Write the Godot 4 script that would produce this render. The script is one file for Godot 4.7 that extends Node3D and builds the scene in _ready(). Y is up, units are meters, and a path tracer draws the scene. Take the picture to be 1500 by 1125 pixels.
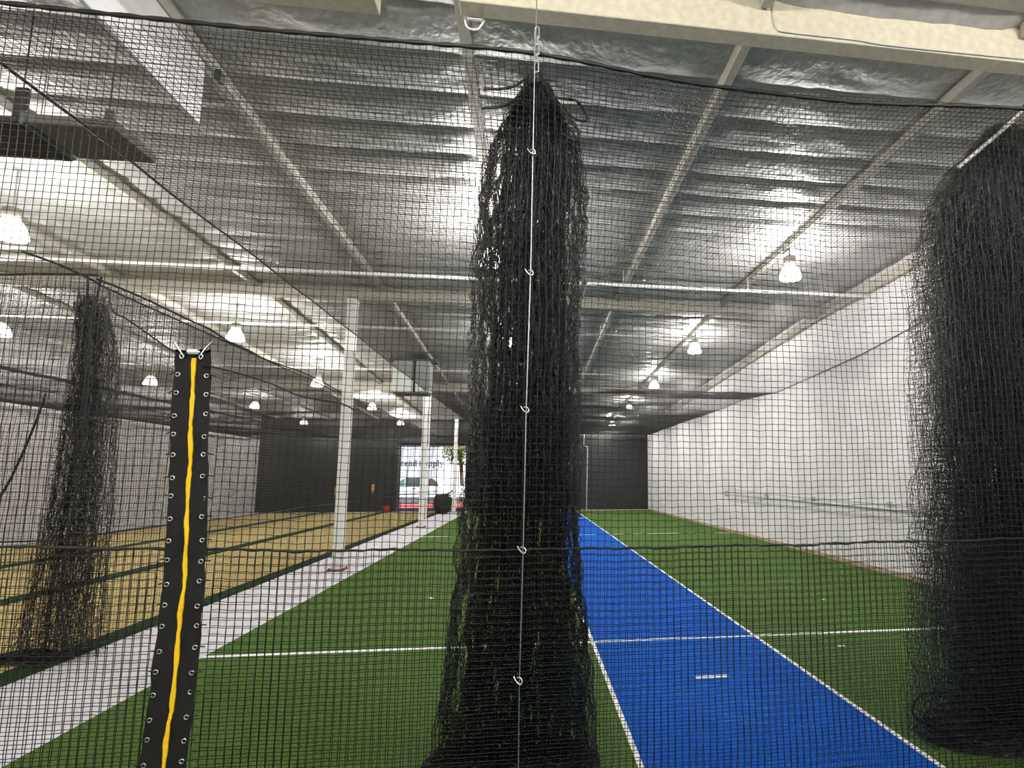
extends Node3D
# Indoor cricket practice hall. x = right, -z = down the hall, y = up, metres.

const MESH := 0.0375
var rng := RandomNumberGenerator.new()
var noise := FastNoiseLite.new()
var M := {}
var names := {}

# ------------------------------------------------------------------ helpers
class Buf:
	var v := PackedVector3Array()
	var n := PackedVector3Array()
	var uv := PackedVector2Array()
	var idx := PackedInt32Array()
	func quad(a: Vector3, b: Vector3, c: Vector3, d: Vector3) -> void:
		# corners counter-clockwise as seen from outside
		var nn := (b - a).cross(c - a).normalized()
		var k := v.size()
		for p: Vector3 in [a, b, c, d]:
			v.push_back(p); n.push_back(nn); uv.push_back(Vector2(p.x + p.z, p.y))
		idx.append_array(PackedInt32Array([k, k + 2, k + 1, k, k + 3, k + 2]))
	func box(c: Vector3, s: Vector3, bev := 0.0, basis := Basis.IDENTITY) -> void:
		var h := s * 0.5
		bev = minf(bev, minf(h.x, minf(h.y, h.z)) * 0.9)
		var P := func(x: float, y: float, z: float) -> Vector3: return c + basis * Vector3(x, y, z)
		var i := h - Vector3(bev, bev, bev)
		for a in 3:
			for sg: float in [-1.0, 1.0]:
				var u := (a + 1) % 3
				var w := (a + 2) % 3
				var q: Array = []
				for k: Array in [[-1, -1], [1, -1], [1, 1], [-1, 1]]:
					var e := Vector3.ZERO
					e[a] = h[a] * sg; e[u] = i[u] * k[0] * sg; e[w] = i[w] * k[1]
					q.append(P.call(e.x, e.y, e.z))
				quad(q[0], q[1], q[2], q[3])
		if bev > 0.0:
			for a in 3:
				var u := (a + 1) % 3
				var w := (a + 2) % 3
				for su: float in [-1.0, 1.0]:
					for sw: float in [-1.0, 1.0]:
						var q: Array = []
						for k: Array in [[-1, 0], [1, 0], [1, 1], [-1, 1]]:
							var e := Vector3.ZERO
							e[a] = i[a] * k[0]
							e[u] = (h[u] if k[1] == 0 else i[u]) * su
							e[w] = (i[w] if k[1] == 0 else h[w]) * sw
							q.append(P.call(e.x, e.y, e.z))
						if su * sw > 0: quad(q[0], q[1], q[2], q[3])
						else: quad(q[3], q[2], q[1], q[0])
	func strand(p: PackedVector3Array, r: float, o1: Vector3, o2: Vector3) -> void:
		# three-sided twine along p; o1 and o2 span the plane across it
		var m := p.size()
		if m < 2: return
		var d0 := o1
		var d1 := o1 * -0.5 + o2 * 0.866
		var d2 := o1 * -0.5 - o2 * 0.866
		var k := v.size()
		for q in p:
			v.push_back(q + d0 * r); v.push_back(q + d1 * r); v.push_back(q + d2 * r)
			n.push_back(d0); n.push_back(d1); n.push_back(d2)
			uv.push_back(Vector2.ZERO); uv.push_back(Vector2.ZERO); uv.push_back(Vector2.ZERO)
		var b := k
		for j in m - 1:
			idx.append_array(PackedInt32Array([b, b + 3, b + 1, b + 1, b + 3, b + 4, b + 1, b + 4, b + 2, b + 2, b + 4, b + 5, b + 2, b + 5, b, b, b + 5, b + 3]))
			b += 3
	func tube(p: PackedVector3Array, r: float, sides := 6, twist := 0.0, caps := true) -> void:
		var m := p.size()
		var k := v.size()
		var up := Vector3(0.123, 0.77, 0.21).normalized()
		for j in m:
			var t := (p[mini(j + 1, m - 1)] - p[maxi(j - 1, 0)]).normalized()
			if absf(t.dot(up)) > 0.95: up = Vector3(0.9, 0.1, 0.3).normalized()
			var a := t.cross(up).normalized()
			var c := a.cross(t).normalized()
			up = c
			for s in sides:
				var an := TAU * s / sides
				var rr := r
				if twist > 0.0: rr = r * (1.0 + 0.22 * sin(an * 2.0 + j * twist))
				var dd := a * cos(an) + c * sin(an)
				v.push_back(p[j] + dd * rr); n.push_back(dd); uv.push_back(Vector2(float(s) / sides, j * 0.1))
		for j in m - 1:
			for s in sides:
				var a0 := k + j * sides + s
				var a1 := k + j * sides + (s + 1) % sides
				idx.append_array(PackedInt32Array([a0, a1, a0 + sides, a1, a1 + sides, a0 + sides]))
		if caps:
			for s in range(1, sides - 1):
				idx.append_array(PackedInt32Array([k, k + s + 1, k + s]))
				var e := k + (m - 1) * sides
				idx.append_array(PackedInt32Array([e, e + s, e + s + 1]))
	func lathe(prof: PackedVector2Array, at: Vector3, sides := 20) -> void:
		var m := prof.size()
		var k := v.size()
		for j in m:
			var t := prof[mini(j + 1, m - 1)] - prof[maxi(j - 1, 0)]
			var nn := Vector2(t.y, -t.x).normalized()
			for s in sides:
				var an := TAU * s / sides
				v.push_back(at + Vector3(prof[j].x * cos(an), prof[j].y, prof[j].x * sin(an)))
				n.push_back(Vector3(nn.x * cos(an), nn.y, nn.x * sin(an)))
				uv.push_back(Vector2(float(s) / sides, float(j) / m))
		for j in m - 1:
			for s in sides:
				var a0 := k + j * sides + s
				var a1 := k + j * sides + (s + 1) % sides
				idx.append_array(PackedInt32Array([a0, a1, a0 + sides, a1, a1 + sides, a0 + sides]))
	func knot(q: Vector3, r: float) -> void:
		var k := v.size()
		for d: Vector3 in [Vector3.RIGHT, Vector3.LEFT, Vector3.UP, Vector3.DOWN, Vector3.BACK]:
			v.push_back(q + d * r); n.push_back(d); uv.push_back(Vector2.ZERO)
		idx.append_array(PackedInt32Array([k, k + 4, k + 2, k + 2, k + 4, k + 1, k + 1, k + 4, k + 3, k + 3, k + 4, k]))
	func mesh() -> ArrayMesh:
		var arr := []
		arr.resize(Mesh.ARRAY_MAX)
		arr[Mesh.ARRAY_VERTEX] = v
		arr[Mesh.ARRAY_NORMAL] = n
		arr[Mesh.ARRAY_TEX_UV] = uv
		arr[Mesh.ARRAY_INDEX] = idx
		var m := ArrayMesh.new()
		m.add_surface_from_arrays(Mesh.PRIMITIVE_TRIANGLES, arr)
		return m

func numbered(called: String) -> String:
	if not names.has(called):
		names[called] = 0
		return called
	names[called] += 1
	return "%s_%03d" % [called, names[called]]

func tag(o: Node, label: String, category: String, group := "", kind := "") -> Node:
	if label: o.set_meta("label", label)
	if category: o.set_meta("category", category)
	if group: o.set_meta("group", group)
	if kind: o.set_meta("kind", kind)
	return o

func thing(called: String, at: Vector3, label: String, category: String, group := "", kind := "") -> Node3D:
	var o := Node3D.new()
	o.name = numbered(called)
	add_child(o)
	o.position = at
	tag(o, label, category, group, kind)
	return o

# one named mesh; points of the buffer are given in the room's axes, the parent's place is taken off
func put(b, called: String, m: Material, parent: Node = null) -> MeshInstance3D:
	var o := MeshInstance3D.new()
	o.mesh = b.mesh() if b is Buf else b
	o.material_override = m
	o.cast_shadow = GeometryInstance3D.SHADOW_CASTING_SETTING_ON
	if parent == null:
		o.name = numbered(called)
		add_child(o)
	else:
		o.name = called
		parent.add_child(o, true)
		if b is Buf:
			var off := Vector3.ZERO
			var q: Node = parent
			while q is Node3D and q != self:
				off += (q as Node3D).position
				q = q.get_parent()
			o.position = -off
	return o

func structure(b, called: String, m: Material) -> MeshInstance3D:
	var o := put(b, called, m)
	o.set_meta("kind", "structure")
	return o

func boxbuf(c: Vector3, s: Vector3, bev := 0.0, basis := Basis.IDENTITY) -> Buf:
	var b := Buf.new()
	b.box(c, s, bev, basis)
	return b

func span(x0: float, x1: float, y0: float, y1: float, z0: float, z1: float, bev := 0.0) -> Buf:
	return boxbuf(Vector3(x0 + x1, y0 + y1, z0 + z1) * 0.5, Vector3(absf(x1 - x0), absf(y1 - y0), absf(z1 - z0)), bev)

func tubebuf(p: Array, r: float, sides := 6, twist := 0.0) -> Buf:
	var b := Buf.new()
	b.tube(PackedVector3Array(p), r, sides, twist)
	return b

func curve(p: Array, steps := 12) -> PackedVector3Array:
	var out := PackedVector3Array()
	for i in p.size() - 1:
		var a: Vector3 = p[maxi(i - 1, 0)]
		var b: Vector3 = p[i]
		var c: Vector3 = p[i + 1]
		var d: Vector3 = p[mini(i + 2, p.size() - 1)]
		for k in steps:
			out.push_back(b.cubic_interpolate(c, a, d, float(k) / steps))
	out.push_back(p[p.size() - 1])
	return out

func lin(pts: Array, t: float) -> float:
	# piecewise linear through [[t, value], ...]
	if t <= pts[0][0]: return pts[0][1]
	for i in pts.size() - 1:
		if t <= pts[i + 1][0]:
			return lerpf(pts[i][1], pts[i + 1][1], (t - pts[i][0]) / (pts[i + 1][0] - pts[i][0]))
	return pts[pts.size() - 1][1]

func smooth_lin(pts: Array, t: float) -> float:
	return (lin(pts, t - 0.25) + lin(pts, t) * 2.0 + lin(pts, t + 0.25)) * 0.25

# ------------------------------------------------------------------ materials
func noise_tex(freq: float, lo: Color, hi: Color, kind := FastNoiseLite.TYPE_SIMPLEX_SMOOTH, size := 512, octaves := 4, sd := 1) -> NoiseTexture2D:
	var f := FastNoiseLite.new()
	f.seed = sd; f.noise_type = kind; f.frequency = freq; f.fractal_octaves = octaves
	var t := NoiseTexture2D.new()
	t.width = size; t.height = size; t.seamless = true; t.noise = f
	var g := Gradient.new()
	g.set_color(0, lo); g.set_color(1, hi)
	t.color_ramp = g
	return t

func normal_tex(freq: float, strength: float, kind := FastNoiseLite.TYPE_SIMPLEX_SMOOTH, size := 512, octaves := 4, sd := 3) -> NoiseTexture2D:
	var f := FastNoiseLite.new()
	f.seed = sd; f.noise_type = kind; f.frequency = freq; f.fractal_octaves = octaves
	var t := NoiseTexture2D.new()
	t.width = size; t.height = size; t.seamless = true; t.noise = f
	t.as_normal_map = true; t.bump_strength = strength
	return t

func mat(c: Color, rough := 0.8, metal := 0.0) -> StandardMaterial3D:
	var m := StandardMaterial3D.new()
	m.albedo_color = c; m.roughness = rough; m.metallic = metal
	return m

func textured(c: Color, rough: float, tex: Texture2D, scale: float, nrm: Texture2D = null, metal := 0.0, nscale := 1.0) -> StandardMaterial3D:
	var m := mat(c, rough, metal)
	m.albedo_texture = tex
	m.uv1_triplanar = true
	m.uv1_world_triplanar = true
	m.uv1_scale = Vector3.ONE * scale
	if nrm:
		m.normal_enabled = true
		m.normal_texture = nrm
		m.normal_scale = nscale
	return m

func make_materials() -> void:
	var grain := noise_tex(0.09, Color(0.70, 0.70, 0.70), Color(1, 1, 1), FastNoiseLite.TYPE_SIMPLEX, 512, 3, 11)
	var blotch := noise_tex(0.012, Color(0.90, 0.90, 0.89), Color(1, 1, 1), FastNoiseLite.TYPE_SIMPLEX_SMOOTH, 512, 4, 5)
	var bump := normal_tex(0.15, 6.0, FastNoiseLite.TYPE_SIMPLEX, 512, 3, 8)
	M.twine = mat(Color(0.05, 0.05, 0.052), 0.36)
	M.rope = mat(Color(0.035, 0.035, 0.037), 0.6)
	M.hem = mat(Color(0.72, 0.71, 0.68), 0.5)
	M.turf = textured(Color(0.40, 0.52, 0.26), 0.95, grain, 0.9, bump)
	M.blue = textured(Color(0.01, 0.35, 0.74), 0.85, noise_tex(0.05, Color(0.84, 0.86, 0.9), Color(1, 1, 1), FastNoiseLite.TYPE_SIMPLEX, 512, 4, 21), 0.6, bump, 0.0, 0.3)
	M.straw = textured(Color(0.93, 0.84, 0.58), 0.95, grain, 0.9, bump)
	M.edge_green = textured(Color(0.20, 0.30, 0.17), 0.95, grain, 0.9, bump)
	for k: String in ["turf", "blue", "straw", "edge_green"]: M[k].metallic_specular = 0.2
	M.line = mat(Color(0.93, 0.93, 0.91), 0.7)
	M.concrete = textured(Color(0.86, 0.85, 0.87), 0.75, blotch, 0.35, bump, 0.0, 0.15)
	M.white_wall = textured(Color(0.88, 0.87, 0.875), 0.7, blotch, 0.18, bump, 0.0, 0.15)
	M.black_wall = textured(Color(0.115, 0.115, 0.12), 0.42, blotch, 0.3, bump, 0.0, 0.12)
	M.deck = mat(Color(0.55, 0.55, 0.55), 0.9)
	M.lit_wood = textured(Color(0.82, 0.79, 0.71), 0.65, noise_tex(0.03, Color(0.90, 0.89, 0.87), Color(1, 1, 1), FastNoiseLite.TYPE_SIMPLEX_SMOOTH, 512, 5, 31), 0.7)  # near girders: warmer light put into the timber colour as cream
	M.purlin = textured(Color(0.70, 0.69, 0.65), 0.65, noise_tex(0.03, Color(0.90, 0.89, 0.87), Color(1, 1, 1), FastNoiseLite.TYPE_SIMPLEX_SMOOTH, 512, 5, 33), 0.7)
	M.foil = textured(Color(0.73, 0.73, 0.72), 0.54, noise_tex(0.02, Color(0.86, 0.86, 0.86), Color(1, 1, 1), FastNoiseLite.TYPE_SIMPLEX_SMOOTH, 512, 4, 41), 0.8, normal_tex(0.022, 7.0, FastNoiseLite.TYPE_SIMPLEX_SMOOTH, 512, 4, 17), 0.28, 0.5)
	M.white_paint = mat(Color(0.88, 0.88, 0.87), 0.55)
	M.white_board = textured(Color(0.93, 0.93, 0.94), 0.6, blotch, 0.5)
	M.steel = mat(Color(0.66, 0.67, 0.68), 0.32, 0.9)
	M.galv = mat(Color(0.72, 0.73, 0.73), 0.45, 0.5)
	M.chrome = mat(Color(0.9, 0.9, 0.88), 0.2, 0.9)
	M.webbing = textured(Color(0.038, 0.038, 0.04), 0.8, grain, 3.0, bump, 0.0, 0.5)
	M.zip = mat(Color(1.0, 0.82, 0.03), 0.5)
	M.tab = mat(Color(0.88, 0.88, 0.86), 0.4)
	M.charcoal = mat(Color(0.035, 0.036, 0.04), 0.6)
	M.slate = mat(Color(0.30, 0.34, 0.34), 0.6)
	M.taupe = mat(Color(0.33, 0.32, 0.28), 0.7)
	M.rust = mat(Color(0.45, 0.22, 0.16), 0.8)
	M.red = mat(Color(0.80, 0.13, 0.14), 0.5)
	M.tan = mat(Color(0.78, 0.58, 0.36), 0.7)
	M.asphalt = textured(Color(0.42, 0.42, 0.43), 0.9, grain, 0.5)
	M.kerb_red = mat(Color(0.88, 0.40, 0.42), 0.7)
	M.car_white = mat(Color(0.93, 0.94, 0.95), 0.25)
	M.glass_dark = mat(Color(0.40, 0.52, 0.52), 0.08)
	M.tyre = mat(Color(0.04, 0.04, 0.04), 0.8)
	M.siding = mat(Color(0.86, 0.87, 0.90), 0.7)
	M.sign_grey = mat(Color(0.36, 0.37, 0.42), 0.7)
	M.bark = mat(Color(0.30, 0.22, 0.15), 0.9)
	M.leaf = mat(Color(0.42, 0.44, 0.13), 0.7)
	M.leaf.backlight_enabled = true
	M.leaf.backlight = Color(0.25, 0.25, 0.05)
	M.bag = textured(Color(0.10, 0.105, 0.11), 0.7, grain, 4.0, bump, 0.0, 0.6)
	M.brown = mat(Color(0.36, 0.28, 0.22), 0.7)
	M.fan_grey = mat(Color(0.66, 0.68, 0.66), 0.6)
	M.scuff = mat(Color(0.25, 0.48, 0.80), 0.9)
	M.glow = mat(Color(1, 1, 1), 0.4)
	M.glow.emission_enabled = true
	M.glow.emission = Color(1.0, 0.985, 0.95)
	M.glow.emission_energy_multiplier = 8.0
	M.housing = mat(Color(0.55, 0.53, 0.50), 0.45, 0.4)

# ------------------------------------------------------------------ roof shape
const FAR := 31.0
func roof(z: float) -> float:
	# underside of the purlins
	var d := -z
	return 5.35 if d < 11.8 else 5.35 - 0.0405 * (d - 11.8)

# ------------------------------------------------------------------ setting
func build_shell() -> void:
	structure(span(-13.8, 6.8, -0.3, 0.0, 7.4, -31.3), "floor", M.concrete)
	structure(span(6.35, 6.65, 0.0, 6.0, 7.4, -31.3), "wall_right", M.white_wall)
	structure(span(-13.6, -13.3, 0.0, 6.0, 7.4, -31.3), "wall_left", M.white_wall)
	structure(span(-13.6, 6.65, 0.0, 6.0, 7.0, 7.3), "wall_front", M.white_wall)
	# far wall around the open roller door, clad in horizontal boards
	var b := Buf.new()
	var z0 := -FAR
	var rects := [[-13.6, -6.55, 0.0, 6.0], [-3.25, 6.65, 0.0, 6.0], [-6.55, -3.25, 3.36, 6.0]]
	for r: Array in rects:
		b.box(Vector3((r[0] + r[1]) * 0.5, (r[2] + r[3]) * 0.5, z0 - 0.15), Vector3(r[1] - r[0], r[3] - r[2], 0.26))
	var wall := thing("wall_back", Vector3(0, 0, z0), "black painted board wall around open roller door", "wall", "", "structure")
	put(b, "backing", M.black_wall, wall)
	for k in 32:
		var y := 0.075 + k * 0.15
		if y > 4.8: break
		var segs := [[-13.3, -6.55], [-3.25, 6.35]]
		if y > 3.45: segs = [[-13.3, 6.35]]
		for s: Array in segs:
			put(boxbuf(Vector3((s[0] + s[1]) * 0.5, y, z0 - 0.012), Vector3(s[1] - s[0], 0.142, 0.024), 0.006), "plank", M.black_wall, wall)
	# roller door: guide tracks, coil housing
	var d := thing("door_1", Vector3(-4.9, 0, z0), "open roller door with dark guide tracks and coil box", "door", "", "structure")
	for x: float in [-6.58, -3.22]:
		put(boxbuf(Vector3(x, 1.7, z0 + 0.05), Vector3(0.09, 3.4, 0.10), 0.01), "track", M.slate, d)
	put(boxbuf(Vector3(-4.9, 3.62, z0 + 0.17), Vector3(3.5, 0.42, 0.34), 0.04), "coil_box", M.charcoal, d)
	structure(boxbuf(Vector3(6.34, 0.045, -12.0), Vector3(0.02, 0.09, 38.0), 0.004), "baseboard_right", mat(Color(0.66, 0.57, 0.50), 0.8))

func build_ceiling() -> void:
	var c := thing("ceiling", Vector3.ZERO, "timber roof with foil insulation between painted purlins", "ceiling", "", "structure")
	var deck := Buf.new()
	deck.box(Vector3(-3.5, 5.85, -2.3), Vector3(20.6, 0.2, 19.4))
	var a := atan(0.0405)
	var mid := -21.6
	deck.box(Vector3(-3.5, roof(mid) + 0.5, mid), Vector3(20.6, 0.2, 20.4), 0.0, Basis(Vector3.RIGHT, -a))
	put(deck, "deck", M.deck, c)
	# glulam girders across the hall
	put(span(-1.12 + 0.55, 6.35, 5.15, 5.75, -3.93, -4.08, 0.006), "girder", M.lit_wood, c)
	put(span(-13.3, -1.12, 5.0, 5.75, -3.83, -3.98, 0.006), "girder", M.lit_wood, c)
	for g: Array in [[-11.7, 5.19], [-21.2, 4.76]]:
		put(span(-13.3, 6.35, g[1], g[1] + 0.6, g[0] - 0.08, g[0] + 0.08, 0.006), "girder", M.purlin, c)  # same timber in grey, without the warm light tint of the near girders
	put(span(-13.3, 6.35, 5.15, 5.75, 3.6, 3.75, 0.006), "girder", M.lit_wood, c)
	# purlins down the hall
	var xs := [-12.3, -9.95, -7.6, -5.27, -2.93, -0.6, 1.77, 4.05]
	for x: float in xs:
		put(span(x - 0.042, x + 0.042, 5.35, 5.75, 7.0, -3.9), "purlin", M.purlin, c)
		put(span(x - 0.042, x + 0.042, 5.35, 5.75, -4.08, -11.8, 0.006), "purlin", M.purlin, c)
		var L := 19.2
		var zc := -11.8 - L * 0.5
		put(boxbuf(Vector3(x, roof(zc) + 0.2, zc), Vector3(0.084, 0.4, L / cos(a)), 0.006, Basis(Vector3.RIGHT, -a)), "purlin", M.purlin, c)
	# ledger along the right wall
	put(span(6.24, 6.35, 5.16, 5.34, 7.0, -11.8, 0.006), "ledger", M.purlin, c)
	put(boxbuf(Vector3(6.295, roof(-21.4) - 0.10, -21.4), Vector3(0.11, 0.18, 19.2), 0.006, Basis(Vector3.RIGHT, -a)), "ledger", M.purlin, c)
	# metal purlin hanger on the near girder
	var h := put(boxbuf(Vector3(-0.47, 5.23, -4.10), Vector3(0.12, 0.17, 0.03), 0.005), "purlin_hanger", M.white_paint, c)
	put(tubebuf([Vector3(-0.47, 5.25, -4.125), Vector3(-0.47, 5.25, -4.112)], 0.014, 8), "bolt", M.charcoal, h)
	var stap := curve([Vector3(-0.55, 5.2, -4.12), Vector3(-0.53, 5.10, -4.12), Vector3(-0.45, 5.09, -4.12), Vector3(-0.40, 5.17, -4.12)], 6)
	put(tubebuf(Array(stap), 0.008, 5), "wire_loop", M.white_paint, h)
	var wire := [Vector3(1.85, 5.44, -3.92), Vector3(1.83, 5.32, -3.92), Vector3(1.86, 5.2, -3.92), Vector3(1.96, 5.175, -3.92), Vector3(2.5, 5.175, -3.92), Vector3(2.8, 5.16, -3.92), Vector3(3.59, 5.165, -3.92), Vector3(4.03, 5.17, -3.92), Vector3(6.3, 5.2, -3.92)]
	put(tubebuf(Array(curve(wire, 5)), 0.0045, 5), "cable", M.galv, c)
	# foil pillows between the sub-purlins
	var variants: Array = []
	for k in 7:
		variants.append(pillow(k))
	var edges := xs + [6.35]
	var rest := Buf.new()
	for i in edges.size() - 1:
		var x0: float = edges[i] + 0.02
		var x1: float = edges[i + 1] - (0.02 if i < 7 else 0.0)
		for k in range(-19, 48):
			var zc := -4.35 - 0.56 * k - 0.28
			if zc < -30.9 or zc > 6.9: continue
			if absf(zc + 4.0) < 0.05: continue
			var shown := x0 > -7.7 and k >= (-3 if x0 > -0.7 else 0) and k < 46
			var vi := (i * 5 + (k + 40) * 3 + (k + 40) / 4) % 7
			var tr := Transform3D(Basis(Vector3.RIGHT, -a if zc < -11.8 else 0.0).scaled_local(Vector3(x1 - x0, 1.0, 0.56)), Vector3((x0 + x1) * 0.5, roof(zc) + 0.125, zc))
			if shown:
				var o := put(variants[vi], "foil_panel", M.foil, c)
				o.transform = tr
			else:
				var am: Array = (variants[vi] as ArrayMesh).surface_get_arrays(0)
				var base := rest.v.size()
				var vv: PackedVector3Array = am[Mesh.ARRAY_VERTEX]
				var nn: PackedVector3Array = am[Mesh.ARRAY_NORMAL]
				var nb := tr.basis.inverse().transposed()
				for q in vv.size():
					rest.v.push_back(tr * vv[q]); rest.n.push_back((nb * nn[q]).normalized()); rest.uv.push_back(Vector2.ZERO)
				for q: int in am[Mesh.ARRAY_INDEX]:
					rest.idx.push_back(base + q)
	var rs := put(rest, "foil_panels", M.foil, c)
	rs.set_meta("kind", "stuff")

func pillow(sd: int) -> ArrayMesh:
	# unit panel, 1 x 1 in x and z, sagging down
	var f := FastNoiseLite.new()
	f.seed = 100 + sd; f.frequency = 2.2; f.fractal_octaves = 3
	var nx := 14
	var nz := 9
	var P: Array = []
	for j in nz + 1:
		for i in nx + 1:
			var u := float(i) / nx
			var w := float(j) / nz
			var eu := pow(maxf(0.0, 1.0 - pow(absf(2 * u - 1), 6.0)), 0.7)
			var ew := pow(maxf(0.0, 1.0 - pow(absf(2 * w - 1), 2.2)), 0.55)
			var s := 0.068 + 0.02 * f.get_noise_2d(sd * 3.0, 7.0)
			var y := -s * eu * ew + 0.03 * f.get_noise_2d(u * 3.0, w * 0.8) * eu * ew + 0.012 * f.get_noise_2d(u * 9.0 + 4.0, w * 1.6) * ew
			P.append(Vector3(u - 0.5, y, w - 0.5))
	var st := SurfaceTool.new()
	st.begin(Mesh.PRIMITIVE_TRIANGLES)
	st.set_smooth_group(0)
	for p: Vector3 in P:
		st.add_vertex(p)
	for j in nz:
		for i in nx:
			var k := j * (nx + 1) + i
			for q: int in [k, k + 1, k + nx + 1, k + 1, k + nx + 2, k + nx + 1]:
				st.add_index(q)
	st.generate_normals()
	var am := st.commit()
	# the visible side faces down
	var arr := am.surface_get_arrays(0)
	var nn: PackedVector3Array = arr[Mesh.ARRAY_NORMAL]
	for q in nn.size():
		if nn[q].y > 0: nn[q] = -nn[q]
	arr[Mesh.ARRAY_NORMAL] = nn
	var ix: PackedInt32Array = arr[Mesh.ARRAY_INDEX]
	for t in ix.size() / 3:
		var s0 := ix[t * 3 + 1]
		ix[t * 3 + 1] = ix[t * 3 + 2]
		ix[t * 3 + 2] = s0
	arr[Mesh.ARRAY_INDEX] = ix
	var out := ArrayMesh.new()
	out.add_surface_from_arrays(Mesh.PRIMITIVE_TRIANGLES, arr)
	return out

# ------------------------------------------------------------------ floor coverings
func build_turf() -> void:
	var t := thing("turf", Vector3(1.65, 0, -15), "green artificial turf covering the wide lane by white wall", "turf")
	var g := Buf.new()
	g.box(Vector3(-1.17, 0.006, -12.0), Vector3(3.74, 0.012, 37.9))
	g.box(Vector3(4.38, 0.006, -12.0), Vector3(3.88, 0.012, 37.9))
	put(g, "turf_pile", M.turf, t)
	put(span(0.70, 2.42, 0.0, 0.014, 6.9, -30.9, 0.003), "blue_strip", M.blue, t)
	var w := 0.035
	put(span(0.70 - w, 0.70, 0.0, 0.0155, 6.9, -30.9), "white_line", M.line, t)
	put(span(2.42, 2.42 + w, 0.0, 0.0155, 6.9, -30.9), "white_line", M.line, t)
	put(span(-3.04, 6.30, 0.0, 0.0165, -6.22, -6.28), "crease_line", M.line, t)
	put(span(-3.04, 6.30, 0.0, 0.0165, -17.66, -17.74), "crease_line", M.line, t)
	put(span(0.70, 2.42, 0.0, 0.0165, -24.9, -25.0), "crease_line", M.line, t)
	put(span(1.43, 1.72, 0.0, 0.0165, -5.02, -5.08), "mark", M.line, t)
	put(span(1.3, 6.30, 0.0, 0.03, -30.86, -30.98), "end_strip", M.white_paint, t)
	for p: Array in [[1.72, 4.74, 1.98, 4.61], [1.5, 4.51, 1.83, 4.33], [1.2, 4.42, 1.66, 4.11], [1.34, 4.9, 1.5, 4.86], [0.95, 5.4, 1.3, 5.3], [1.7, 5.9, 2.2, 5.8], [1.3, 4.2, 1.9, 4.0]]:
		var d := Vector3(p[2] - p[0], 0, -(p[3] - p[1]))
		put(boxbuf(Vector3((p[0] + p[2]) * 0.5, 0.0137, -(p[1] + p[3]) * 0.5), Vector3(d.length(), 0.0014, 0.006), 0.0, Basis(Vector3.UP, atan2(-d.z, d.x))), "scuff_mark", M.scuff, t)
	# scraps lying on the turf
	for s: Array in [[-1.34, -8.75, 0.05], [-0.9, -7.6, 0.03], [3.15, -5.75, 0.05], [4.6, -5.5, 0.03], [3.2, -4.1, 0.035], [3.9, -4.9, 0.03], [4.1, -7.9, 0.03]]:
		var b := Buf.new()
		b.box(Vector3(s[0], 0.017, s[1]), Vector3(s[2] * 1.5, 0.008, s[2]), 0.003, Basis(Vector3.UP, s[0] * 3.0))
		tag(put(b, "paper_scrap", M.line), "small pale scrap of paper lying on the green turf", "scrap", "scraps on the green turf")
	var lab := ["straw coloured practice mat with dark green edge next to bare concrete strip", "straw coloured practice mat between two other straw mats", "straw coloured practice mat beside the left white wall"]
	var xs := [-4.25, -7.0, -9.85, -12.75]
	for i in 3:
		var m := thing("practice_mat", Vector3((xs[i] + xs[i + 1]) * 0.5, 0, -17), lab[i], "mat", "straw practice mats")
		put(span(xs[i] - 0.27, xs[i + 1] + 0.10, 0.0, 0.014, -4.0, -30.6, 0.004), "mat_pile", M.straw, m)
		put(span(xs[i], xs[i] - 0.27, 0.0, 0.018, -4.0, -30.6, 0.004), "edge_strip", M.edge_green, m)
		put(span(xs[i + 1] + 0.10, xs[i + 1], 0.0, 0.018, -4.0, -30.6, 0.004), "edge_strip", M.edge_green, m)

# ------------------------------------------------------------------ columns, lamps, pipes
func build_columns() -> void:
	var lab := ["white square post with rusty base plate beside straw mat, nearest the green turf's crease line", "white square post with thin conduit below the hanging fan unit", "white square post standing in front of the open roller door"]
	lab[0] = "thick white square post with rusty base plate on bare concrete"
	var i := 0
	for p: Array in [[-3.50, -11.7, 5.19, 0.17], [-3.68, -21.2, 4.76, 0.17], [-3.72, -30.4, 4.75, 0.17]]:
		var c := thing("post", Vector3(p[0], 0, p[1]), lab[i], "post", "roof posts")
		put(boxbuf(Vector3(p[0], p[2] * 0.5, p[1]), Vector3(p[3], p[2], p[3]), 0.012), "shaft", M.white_paint, c)
		var bp := put(boxbuf(Vector3(p[0], 0.012, p[1]), Vector3(p[3] + 0.13, 0.024, p[3] + 0.13), 0.004), "base_plate", M.rust, c)
		for sx: float in [-1, 1]:
			for sz: float in [-1, 1]:
				put(tubebuf([Vector3(p[0] + sx * 0.12, 0.02, p[1] + sz * 0.12), Vector3(p[0] + sx * 0.12, 0.05, p[1] + sz * 0.12)], 0.012, 6), "bolt", M.charcoal, bp)
		put(boxbuf(Vector3(p[0], p[2] - 0.06, p[1]), Vector3(p[3] + 0.012, 0.12, p[3] + 0.012), 0.004), "cap_bracket", M.white_paint, c)
		if i == 1:
			put(tubebuf([Vector3(p[0] + 0.16, 0.3, p[1] + 0.06), Vector3(p[0] + 0.16, 4.6, p[1] + 0.06)], 0.03, 8), "conduit", M.white_paint, c)
		i += 1

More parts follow.
